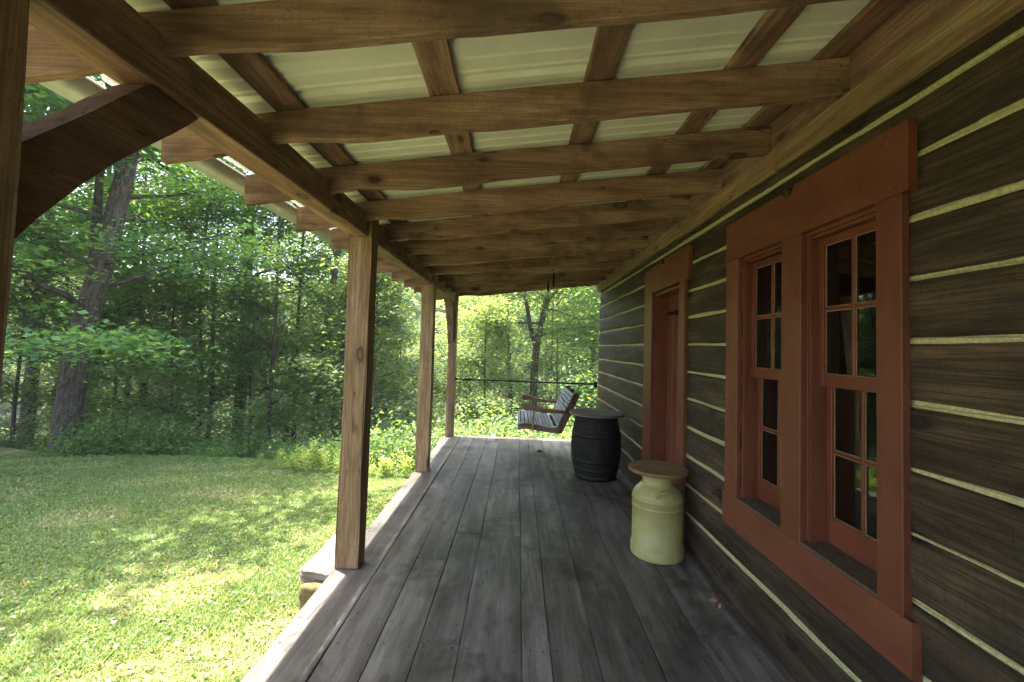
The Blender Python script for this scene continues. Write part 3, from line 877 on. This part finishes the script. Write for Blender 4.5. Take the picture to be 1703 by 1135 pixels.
for yy, yr, ln in ((SY0, 5.95, .20), (SY1, 7.06, .12)):
    s_ = -1 if yy == SY0 else 1
    hz = 2.64
    mb = MB(); mb.tube([(.47, yr + .0, hz + .06), (.47, yr, hz - .02)], .011, 8)
    mb.tube([(.47, yr, hz - .02), (.47, yr, hz - ln)], .017, 10)
    child(mb, 'hanger_spring', M['black'], sw)
    J = (.47, yy + s_ * .03, 1.35)
    chain((.47, yr, hz - ln), J, sw)
    chain(J, (.235, yy + s_ * .03, .80), sw)
    chain(J, (.70, yy + s_ * .03, .72), sw)

# ------------------------------------------------------------------ barrel table
BC = (1.02, 5.52, 0)
bt = empty('barrel_table', BC, 'dark wooden barrel standing by the wall with a round plank tabletop', 'barrel table')
zs = np.linspace(0, .775, 30)
def br(z): return .242 + .069 * math.sin(math.pi * min(1, max(0, (z + .01) / .80))) ** .9
nst = 22
mb = MB()
mb.lathe([(.20, .03), (.225, .0)] + [(br(z) , z) for z in zs] + [(.22, .775)], BC, 88, rfun=lambda an, z: 1 - .012 * (np.abs(np.sin(an * nst / 2)) < .12))
child(mb, 'staves', M['barrel'], bt)
for z0, z1 in ((.012, .060), (.115, .150), (.215, .262), (.520, .567), (.625, .658), (.715, .765)):
    mb = MB(); mb.lathe([(br(z0) - .004, z0), (br(z0) + .0035, z0), (br(z1) + .0035, z1), (br(z1) - .004, z1)], BC, 64); child(mb, 'hoop', M['hoop'], bt)
mb = MB()
mb.lathe([(.339, .776), (.345, .781), (.345, .800), (.340, .805)], BC, 64, smooth=False)
child(mb, 'tabletop', M['table'], bt)

# ------------------------------------------------------------------ milk can stool
CC = (1.148, 3.516, 0)
mc = empty('milk_can_stool', CC, 'cream painted milk can with a round wooden seat on top, beside the door', 'stool')
prof = [(.150, .012), (.190, .008), (.200, .002), (.2015, .010), (.2015, .072), (.198, .078), (.1935, .080), (.193, .378), (.1965, .382), (.1965, .388), (.1905, .391), (.1935, .395), (.1935, .432), (.1975, .436), (.1975, .443), (.190, .446),
        (.1935, .452), (.187, .474), (.172, .500), (.150, .524), (.130, .541), (.120, .551), (.117, .562), (.118, .612), (.122, .618), (.122, .643)]
mb = MB(); mb.lathe(prof, CC, 64); child(mb, 'can_body', M['cream'], mc)
az0 = math.atan2(-CC[1], -CC[0]) + .32
for a0 in (az0, az0 + math.pi):
    er = np.array([math.cos(a0), math.sin(a0), 0]); et = np.array([-er[1], er[0], 0])
    pts = []
    for q_ in np.linspace(0, np.pi, 13):
        tt = .062 * math.cos(q_); hh = math.sin(q_)
        pts.append(np.array(CC) + er * (.165 + .030 * hh ** .8) + et * tt + np.array([0, 0, .478 + .062 * hh]))
    mb = MB(); st = []
    P_ = np.array(pts); T_ = np.gradient(P_, axis=0); T_ /= np.linalg.norm(T_, axis=1)[:, None]
    for p_, t_ in zip(P_, T_):
        nn = np.cross(t_, er); nn /= np.linalg.norm(nn)
        st.append([p_ + er * .015 + nn * .005, p_ + er * .015 - nn * .005, p_ - er * .010 - nn * .005, p_ - er * .010 + nn * .005])
    mb.loft(st); child(mb, 'handle', M['cream'], mc)
mb = MB(); an = np.arange(56) * 2 * np.pi / 56
st = [[(CC[0] + r * math.cos(a_), CC[1] + r * math.sin(a_), z) for a_ in an] for r, z in ((.016, .644), (.222, .644), (.228, .650), (.228, .668), (.223, .673), (.016, .673), (.016, .644))]
mb.loft(st, None, .6, caps=False); child(mb, 'seat', M['stool'], mc)

# small things lying on the deck
mb = MB(); V = leafquads(np.array([[1.30, 2.86, .012], [1.315, 2.80, .014], [1.29, 2.83, .010]]), np.array([.028, .022, .02]), .3)
for v in V: mb.add(v, [(0, 1, 2, 3)])
tag(mb.build('dry_leaf', M['leafbit']), 'small curled brown leaf on the deck boards against the log wall', 'leaf')
mb = MB()
st = [[(.383 + r * math.cos(a_) * 1.5, 6.72 + r * math.sin(a_) * 1.2, z) for a_ in np.linspace(0, 6.28, 9)[:-1]] for r, z in ((.034, .001), (.026, .012), (.006, .034))]
mb.loft(st); tag(mb.build('dark_scrap', M['nail']), 'little black scrap on the deck in front of the swing', 'scrap')

# stone step
def rock(name, x0, x1, y0, y1, z0, z1, mat, label, seed, cat='stone'):
    r_ = np.random.default_rng(seed)
    import bmesh
    bm = bmesh.new(); bmesh.ops.create_cube(bm, size=1)
    bmesh.ops.subdivide_edges(bm, edges=bm.edges[:], cuts=9, use_grid_fill=True)
    for v in bm.verts:
        c = np.array(v.co)
        d = c.copy(); L = np.linalg.norm(d)
        w = .90 + .10 * (.5 / max(abs(d)) * 0 + 1)
        e = np.abs(d) / .5
        k = 1 - .10 * max(0, np.sort(e)[1] - .8) / .2 * .6
        p = d * k
        nn = .03 * math.sin(9 * d[0] + seed) * math.cos(8 * d[1] + 2 * seed) + .025 * math.sin(15 * d[2] + 7 * d[0] + seed)
        p = p * (1 + nn) + r_.normal(0, .006, 3)
        v.co = p
    me = bpy.data.meshes.new(name); 
    for v in bm.verts: v.co = Vector((v.co.x * (x1 - x0), v.co.y * (y1 - y0), v.co.z * (z1 - z0)))
    bm.to_mesh(me); bm.free()
    me.materials.append(mat)
    for p in me.polygons: p.use_smooth = True
    o = bpy.data.objects.new(name, me); COL.objects.link(o)
    o.location = ((x0 + x1) / 2, (y0 + y1) / 2, (z0 + z1) / 2)
    tag(o, label, cat)
    return o
rock('step_slab', -1.56, -1.262, 3.22, 3.85, -.17, -.085, M['stone'], 'pale flat stone slab used as a step beside the squared post', 3, 'stone slab')
rock('step_block', -1.53, -1.27, 3.16, 3.60, -.42, -.165, M['stoneb'], 'brown stone block under the near end of the step slab', 8, 'stone block')

# ------------------------------------------------------------------ vegetation
def branch_path(p0, d, L, n, rise=.15, wob=.12):
    p = [np.array(p0, float)]; d = np.array(d, float); d /= np.linalg.norm(d)
    for i in range(n):
        d = d + rng.normal(0, wob, 3) + np.array([0, 0, rise * (.5 - i / n)])
        d /= np.linalg.norm(d)
        p.append(p[-1] + d * L / n)
    return np.array(p)

def make_tree(name, trunk, rad, crown_z, Rc, nlimb, leafn, leafs, mat, limb_up=.35, top=None, flat=.62, layer=.22, seed=1, sidebias=None, fork=None, spray=.75):
    """trunk: list of points (local); rad: base and top radius. returns root with trunk, crown children"""
    global rng
    keep = rng; rng = np.random.default_rng(seed)
    root = empty(name)
    trunk = np.array(trunk, float)
    L = np.r_[0, np.cumsum(np.linalg.norm(np.diff(trunk, axis=0), axis=1))]
    n = max(14, int(L[-1] / .5))
    s_ = np.linspace(0, L[-1], n)
    tp = np.stack([np.interp(s_, L, trunk[:, k]) for k in range(3)], 1)
    for k in range(2):
        tp[1:-1] = (tp[:-2] + 2 * tp[1:-1] + tp[2:]) / 4
    q_ = s_ / L[-1]
    rr = rad[0] * (1 - q_) ** .8 + rad[1] * q_
    rr[0] *= 1.28; rr[1] *= 1.06
    mb = MB(); mb.tube(tp, rr, 14 if rad[0] > .15 else 8)
    if fork is not None:
        for fz, fd, fL in fork:
            i = int(np.argmin(abs(tp[:, 2] - fz)))
            fp = branch_path(tp[i], fd, fL, 10, .1, .05)
            mb.tube(fp, np.linspace(rr[i] * (.5 if rad[0] > .22 else .75), .03, 11), 8)
    C = []; Dr = []
    H = tp[-1, 2]
    for i in range(nlimb):
        z = crown_z + (H - crown_z) * ((i + rng.random() * .8) / nlimb)
        j = int(np.argmin(abs(tp[:, 2] - z)))
        h = (z - crown_z) / (H - crown_z)
        Lb = Rc * (math.sqrt(max(.08, 1 - (h * .98) ** 2)) * .9 + .1) * rng.uniform(.65, 1.1)
        az = i * 2.399 + rng.uniform(-.4, .4)
        d = np.array([math.cos(az), math.sin(az), limb_up + h * .9 + rng.uniform(-.1, .2)])
        bp = branch_path(tp[j], d, Lb, 8, -.12, .10)
        mb.tube(bp, np.linspace(min(rr[j] * .38, .02 + Lb * .008), .008, 9), 6)
        subs = [bp[4:]]
        for k in range(5):
            m_ = 2 + k % 6
            az2 = az + rng.choice([-1, 1]) * rng.uniform(.4, 1.1)
            d2 = np.array([math.cos(az2), math.sin(az2), rng.uniform(-.1, .35)])
            sb = branch_path(bp[m_], d2, Lb * rng.uniform(.25, .5), 5, -.1, .14)
            mb.tube(sb, np.linspace(.009 + .002 * Lb, .003, 6), 4)
            subs.append(sb[1:])
        for sb in subs:
            m_ = len(sb)
            cnt = int(leafn / nlimb / 6)
            ns = max(3, cnt // 55)
            cen = sb[rng.integers(0, m_, ns)] + rng.normal(0, .25, (ns, 3)) * np.array([1, 1, .5])
            ci = rng.integers(0, ns, cnt)
            off = rng.normal(0, 1, (cnt, 3)) * np.array([spray * .5, spray * .5, layer * .5])
            off[:, 2] -= .25 * np.hypot(off[:, 0], off[:, 1])
            C.append(cen[ci] + off)
    C = np.concatenate(C)
    ls = rng.uniform(.65, 1.25, len(C)) * leafs
    V = leafquads(C, ls, flat)
    rvv = np.clip(rng.random(len(C)) * .8 + .3 * (np.sin(C[:, 0] * 1.3) * np.sin(C[:, 1] * 1.7 + C[:, 2])), 0, 1)
    t_o = mb.build('trunk', M['bark'], root)
    c_o = quads('crown', V, rvv, mat, root)
    rng = keep
    return root

def gz(x, y): return float(ground_z(x, y)) - .12
def place(o, x, y, rz=0., s=1., label=None, cat=None, group=None, sz=None):
    o.location = (x, y, gz(x, y) + .02 if y > float(edge_y(x)) else float(ground_z(x, y)) - .05)
    o.rotation_euler = (0, 0, rz); o.scale = (s, s, s if sz is None else sz)
    tag(o, label, cat, group)
    return o
def dup(root):
    r = root.copy(); COL.objects.link(r)
    for ch in list(root.children):
        c_ = ch.copy(); COL.objects.link(c_); c_.parent = r
    return r

# hero tree at the lawn's left
hb = np.array([-9.55, 9.15]) 
hero = make_tree('broadleaf_tree', [(0, 0, 0), (.06, 0, 1.2), (.12, 0, 2.5), (.28, .1, 3.4), (.50, .1, 4.5), (.74, .2, 6.2), (1.0, .2, 9), (1.0, 0, 13)], (.245, .05), 2.6, 5.4, 30, 46000, .06, M['leaf_a'], seed=11, fork=[(3.6, (-.14, .1, 1), 6.5)], layer=.16, limb_up=.12)
place(hero, hb[0], hb[1], 0, 1, 'big leaning tree with the thickest trunk at the left edge of the lawn', 'tree')

tA = make_tree('forest_tree', [(0, 0, 0), (.1, 0, 4), (.2, .1, 9), (.1, 0, 15)], (.20, .03), 3.2, 4.4, 22, 11500, .07, M['leaf_a'], seed=21, layer=.16, limb_up=.15)
tF = make_tree('shade_tree', [(0, 0, 0), (.1, 0, 4), (.2, .1, 9), (.1, 0, 15)], (.22, .03), 3.8, 4.6, 24, 42000, .085, M['leaf_a'], seed=27, layer=.2, limb_up=.2)
tB = make_tree('forest_tree', [(0, 0, 0), (.25, 0, 4), (.8, .1, 9), (1.1, 0, 14)], (.14, .03), 3.4, 3.8, 20, 9500, .07, M['leaf_b'], seed=22, layer=.18)
tC = make_tree('forest_tree', [(0, 0, 0), (-.1, 0, 3), (.1, .1, 6), (.0, 0, 11)], (.08, .015), 2.0, 3.0, 18, 9500, .065, M['leaf_b'], seed=23, layer=.2)
tD = make_tree('forest_tree', [(0, 0, 0), (.0, 0, 4), (.3, .1, 8), (.4, 0, 13)], (.17, .03), 3.0, 4.0, 22, 15000, .09, M['leaf_c'], seed=24, layer=.35, spray=.95)
tE = make_tree('forest_tree', [(0, 0, 0), (.05, 0, 2.5), (.2, .1, 5), (.2, 0, 8)], (.07, .015), .8, 2.2, 18, 16000, .075, M['leaf_c'], seed=25, layer=.25)
protos = {'F': tF, 'A': tA, 'B': tB, 'C': tC, 'D': tD, 'E': tE}
used = set()
def put(k, x, y, rz=None, s=1.0, label=None, group='trees of the wood behind the lawn', sz=None):
    o = protos[k] if k not in used else dup(protos[k])
    used.add(k)
    place(o, x, y, random.uniform(0, 6.28) if rz is None else rz, s, label or {
        'A': 'tall dark green forest tree in the wood behind the lawn', 'B': 'slender leaning forest tree in the wood behind the lawn',
        'C': 'young thin-stemmed forest tree in the wood behind the lawn', 'D': 'sunlit light green forest tree in the wood beyond the porch',
        'E': 'small bushy light green tree in the wood beyond the porch'}[k], 'tree', group, sz)
    return o
row1 = {('A', 398): 'straight dark trunk standing clear in the wood between the big tree and the squared post',
        ('C', 348): 'thin pole-like tree right of its twin, in the gap left of the straight dark trunk',
        ('C', 331): 'thinner pole-like tree left of its twin, halfway between the big tree and the straight trunk',
        ('B', 520): 'leaning slender tree in the wood just left of the squared porch post',
        ('B', 250): 'slender leaning tree at the right of the big thick-trunked tree',
        ('A', 40): 'dark leafy tree close behind the left side of the big thick-trunked tree',
        ('C', 450): 'young thin-stemmed tree right of the straight dark trunk, low in the wood',
        ('C', 600): 'young thin tree half hidden behind the squared porch post',
        ('E', 190): 'bushy small tree low beside the foot of the big thick-trunked tree',
        ('E', 290): 'bushy small tree low in the middle of the left wood',
        ('E', 420): 'bushy small tree in front of the straight dark trunk',
        ('E', 575): 'bushy small tree close at the left of the squared porch post',
        ('E', 630): 'bushy small tree in the gap between the first two far posts',
        ('E', 815): 'small bushy tree between the far corner post and the swing'}
def px(u, Y):  # lateral position of image column u at depth Y
    return (u - 861) / 720.0 * Y * 1.0
# left wood, first rows behind the lawn edge
for k, u, Y, s in [('A', 398, 14.5, 1.05), ('C', 348, 12.5, .9), ('C', 331, 14.0, 1.0), ('B', 520, 13.0, .95), ('B', 250, 14.5, 1.), ('A', 40, 13.5, 1.),
                   ('C', 450, 12.0, .8), ('E', 575, 12.3, .7), ('E', 190, 13.2, .75), ('E', 290, 12.2, .7), ('E', 420, 12.6, .7), ('A', -90, 12, 1.1), ('B', -260, 10.0, 1.1),
                   ('A', 150, 18, 1.1), ('D', 480, 19, .9), ('D', 90, 20, 1.0), ('C', 215, 13.5, 1.0), ('C', 300, 16, 1.1), ('C', 495, 15, 1.1), ('D', 560, 20, .85), ('C', 600, 13.5, .85), ('E', 630, 11.5, .75), ('E', 20, 11.4, .7)]:
    put(k, px(u, Y), Y, None, s, row1.get((k, u)))
for i in range(6):
    Y = random.uniform(26, 38); u = random.uniform(-250, 560)
    put(random.choice('BDD'), px(u, Y), Y, None, random.uniform(.9, 1.25), 'distant tree deep in the wood behind the lawn')
# trees beyond the end of the porch
forkT = make_tree('forked_tree', [(0, 0, 0), (.05, 0, 3), (.1, 0, 6.3), (.55, .1, 8.3), (1.0, 0, 12.5)], (.20, .05), 6.9, 4.2, 20, 20000, .085, M['leaf_c'], seed=31, fork=[(6.2, (-.35, 0, 1), 6)], layer=.3, spray=.9)
place(forkT, px(886, 17.5), 17.5, 0, 1.0, 'forked tree with a dark trunk standing beyond the end of the porch', 'tree')
for k, u, Y, s in [('B', 858, 19, .9), ('E', 815, 14.5, .8), ('D', 985, 21, .9), ('D', 790, 22, .8), ('C', 1010, 14.5, .9), ('D', 1080, 17, 1), ('C', 925, 22, 1.), ('D', 690, 26, .62), ('E', 735, 17, .75), ('E', 660, 15, .75), ('D', 640, 21, .6), ('B', 1000, 24, 1.1)]:
    put(k, px(u, Y), Y, None, s, row1.get((k, u)), group='trees beyond the end of the porch')
for i in range(16):
    Y = random.uniform(25, 42); u = random.uniform(640, 1100)
    put(random.choice('DDEB'), px(u, Y), Y, None, random.uniform(.7, 1.0), 'distant sunlit tree in the gap between the far posts' if u < 770 else 'distant sunlit tree beyond the bar at the porch end', group='trees beyond the end of the porch')
# trees to the left of the lawn (shade) and around the house, seen in the panes
for x, y, k, s in [(-13, 5.0, 'A', 1.1), (-9.9, 6.4, 'F', 1.08), (-11.6, 4.4, 'F', 1.1), (-19, -5, 'B', 1.1), (-17, 9, 'A', 1.2), (-20, 3, 'B', 1.2)]:
    put(k, x, y, None, s, 'broad dark green tree shading the left side of the lawn', group='trees beside the lawn')

# shrubs
def make_shrub(seed, mat, n, leafs, h, r):
    global rng
    keep = rng; rng = np.random.default_rng(seed)
    root = empty('shrub')
    mb = MB(); C = []
    for i in range(14):
        az = rng.uniform(0, 6.28); d = (math.cos(az) * .6, math.sin(az) * .6, 1.0)
        bp = branch_path((math.cos(az) * .1, math.sin(az) * .1, 0), d, h * rng.uniform(.7, 1.1), 6, -.25, .15)
        mb.tube(bp, np.linspace(.012, .003, 7), 4)
        m_ = n // 14
        cc = bp[rng.integers(1, 7, m_)] + rng.normal(0, 1, (m_, 3)) * np.array([r * .35, r * .35, h * .16])
        cc[:, 2] = np.abs(cc[:, 2])
        C.append(cc)
    C = np.concatenate(C)
    mb.build('stems', M['bark'], root)
    quads('foliage', leafquads(C, rng.uniform(.6, 1.2, len(C)) * leafs, .5), rng.random(len(C)), mat, root)
    rng = keep
    return root
shp = [make_shrub(41, M['leaf_b'], 7000, .05, 1.2, 1.0), make_shrub(42, M['leaf_c'], 7000, .045, 1.1, 1.1), make_shrub(43, M['leaf_a'], 7000, .055, 1.4, 1.0)]
shu = set()
def shrub(k, x, y, s, label, group):
    o = shp[k] if k not in shu else dup(shp[k]); shu.add(k)
    place(o, x, y, random.uniform(0, 6.28), s, label, 'shrub', group)
for i in range(46):
    u = -40 + i * 15.5 + random.uniform(-8, 8); Y = random.uniform(.35, 2.2)
    lowset = u < 175
    if lowset: Y = random.uniform(1.2, 3.0)
    if u > 430: Y += .9
    x = px(u, 9.6 + Y); y = float(edge_y(x)) + Y
    shrub(random.choice([0, 2, 0]), x, y, random.choice([.35, .5] if lowset else [.35, .42, .5, .58, .68, .8]), 'low leafy shrub around the foot of the big thick-trunked tree' if lowset else 'leafy green shrub at the lawn edge right of the big tree' if u < 330 else 'leafy green shrub at the lawn edge below the straight dark trunk' if u < 450 else 'leafy green shrub behind the tall weeds near the squared post', 'shrubs along the lawn edge')
for i in range(46):
    u = random.uniform(650, 1010); Y = random.uniform(9.0, 14.5); x = px(u, Y)
    shrub(random.choice([1, 1, 0]), x, Y, random.uniform(.8, 1.25), ('sunlit pale shrub seen between the second last and last posts' if u < 750 else 'sunlit pale shrub on the bank between the corner post and swing' if u < 860 else 'sunlit pale shrub on the bank seen behind the swing' if u < 950 else 'sunlit shrub on the bank hidden partly by the log wall corner'), 'shrubs on the bank beyond the porch')
for i in range(12):
    Y = random.uniform(8.6, 10.5); x = px(random.uniform(560, 690), Y)
    shrub(random.choice([0, 1]), x, Y, random.uniform(.45, .7), 'small leafy shrub beyond the lawn between the squared post and next post', 'shrubs along the lawn edge')

# tall weeds with long leaves
def weed(seed):
    global rng
    keep = rng; rng = np.random.default_rng(seed)
    root = empty('tall_weed')
    mb = MB(); V = []
    for i in range(5):
        h = rng.uniform(.45, .9); x0, y0 = rng.normal(0, .13, 2)
        p = branch_path((x0, y0, 0), (rng.normal(0, .12), rng.normal(0, .12), 1), h, 6, 0, .04)
        mb.tube(p, np.linspace(.006, .003, 7), 5)
        for j in range(22):
            q_ = .25 + .75 * j / 22; az = j * 2.4
            c = np.array([np.interp(q_ * 6, range(7), p[:, k]) for k in range(3)])
            d = np.array([math.cos(az), math.sin(az), .55 + .5 * q_]); d /= np.linalg.norm(d)
            L = .21 * (1.1 - .5 * abs(q_ - .6)); w = .024
            sd = np.cross(d, (0, 0, 1)); sd /= np.linalg.norm(sd)
            m_ = c + d * L * .5; e_ = c + d * L + np.array([0, 0, -.045])
            V.append([c, m_ + sd * w, e_, m_ - sd * w])
    mb.build('stems', M['weed'], root)
    quads('leaves', np.array(V), rng.random(len(V)), M['weed'], root)
    rng = keep
    return root
wp = [weed(51), weed(52)]
for i, (u, v_Y, s) in enumerate([(476, 7.9, .6), (508, 7.95, .75), (522, 7.8, .85), (540, 7.9, .75), (555, 7.8, .6), (648, 7.55, .6), (664, 7.6, .7), (684, 7.5, .65), (625, 7.7, .55), (440, 8.05, .45)]):
    o = wp[i] if i < 2 else dup(wp[i % 2])
    s *= .8
    x = px(u, v_Y); o.location = (x, v_Y, float(ground_z(x, v_Y)) - .03); o.scale = (s, s, s); o.rotation_euler = (0, 0, i * 1.3)
    tag(o, 'tall sunlit long-leaved weed at the lawn edge left of the squared post' if u < 600 else 'tall sunlit long-leaved weed between the squared post and the next post', 'weed', 'tall weeds at the lawn edge')

# far wooded hillside as one mass
def hillside():
    C = []; S = []; RV = []
    for i in range(2600):
        y = rng.uniform(36, 150); x = rng.uniform(-1.6, 1.1) * y
        z = float(ground_z(x, y))
        r_ = rng.uniform(2.2, 3.8); h = rng.uniform(6, 10)
        n = int(130 if y < 80 else 80)
        th = rng.uniform(0, 6.28, n); ph = np.arccos(rng.uniform(-.3, 1, n)); rad = r_ * rng.uniform(.75, 1.08, n)
        p = np.stack([x + rad * np.sin(ph) * np.cos(th), y + rad * np.sin(ph) * np.sin(th), z + h + rad * 1.15 * np.cos(ph)], 1)
        C.append(p); S.append(np.full(n, .42) * rng.uniform(.6, 1.3, n)); RV.append(np.clip(rng.random() * .6 + rng.random(n) * .4, 0, 1))
    C = np.concatenate(C)
    o = quads('wooded_hillside', leafquads(C, np.concatenate(S), .35), np.concatenate(RV), M['leaf_far'])
    tag(o, 'far sunlit wooded hillside behind the trees', 'woods', kind='stuff')
hillside()

# thin summer haze round the whole scene
mb = MB()
x0, x1, y0, y1, z0, z1 = -176, 176, -66, 226, -16, 60
mb.add([(x0,y0,z0),(x1,y0,z0),(x1,y1,z0),(x0,y1,z0),(x0,y0,z1),(x1,y0,z1),(x1,y1,z1),(x0,y1,z1)], [(0,3,2,1),(4,5,6,7),(0,1,5,4),(1,2,6,5),(2,3,7,6),(3,0,4,7)])
hz_m = bpy.data.materials.new('haze_air'); hz_m.use_nodes = True
ht = hz_m.node_tree; ht.nodes.clear()
ho = ht.nodes.new('ShaderNodeOutputMaterial'); pv = ht.nodes.new('ShaderNodeVolumePrincipled')
pv.inputs['Color'].default_value = (.90, .94, 1.0, 1); pv.inputs['Density'].default_value = .0013
pv.inputs['Anisotropy'].default_value = .3
ht.links.new(pv.outputs[0], ho.inputs['Volume'])
haze = mb.build('haze', hz_m)
tag(haze, 'thin pale summer haze in the air over the wood', 'haze', kind='stuff')
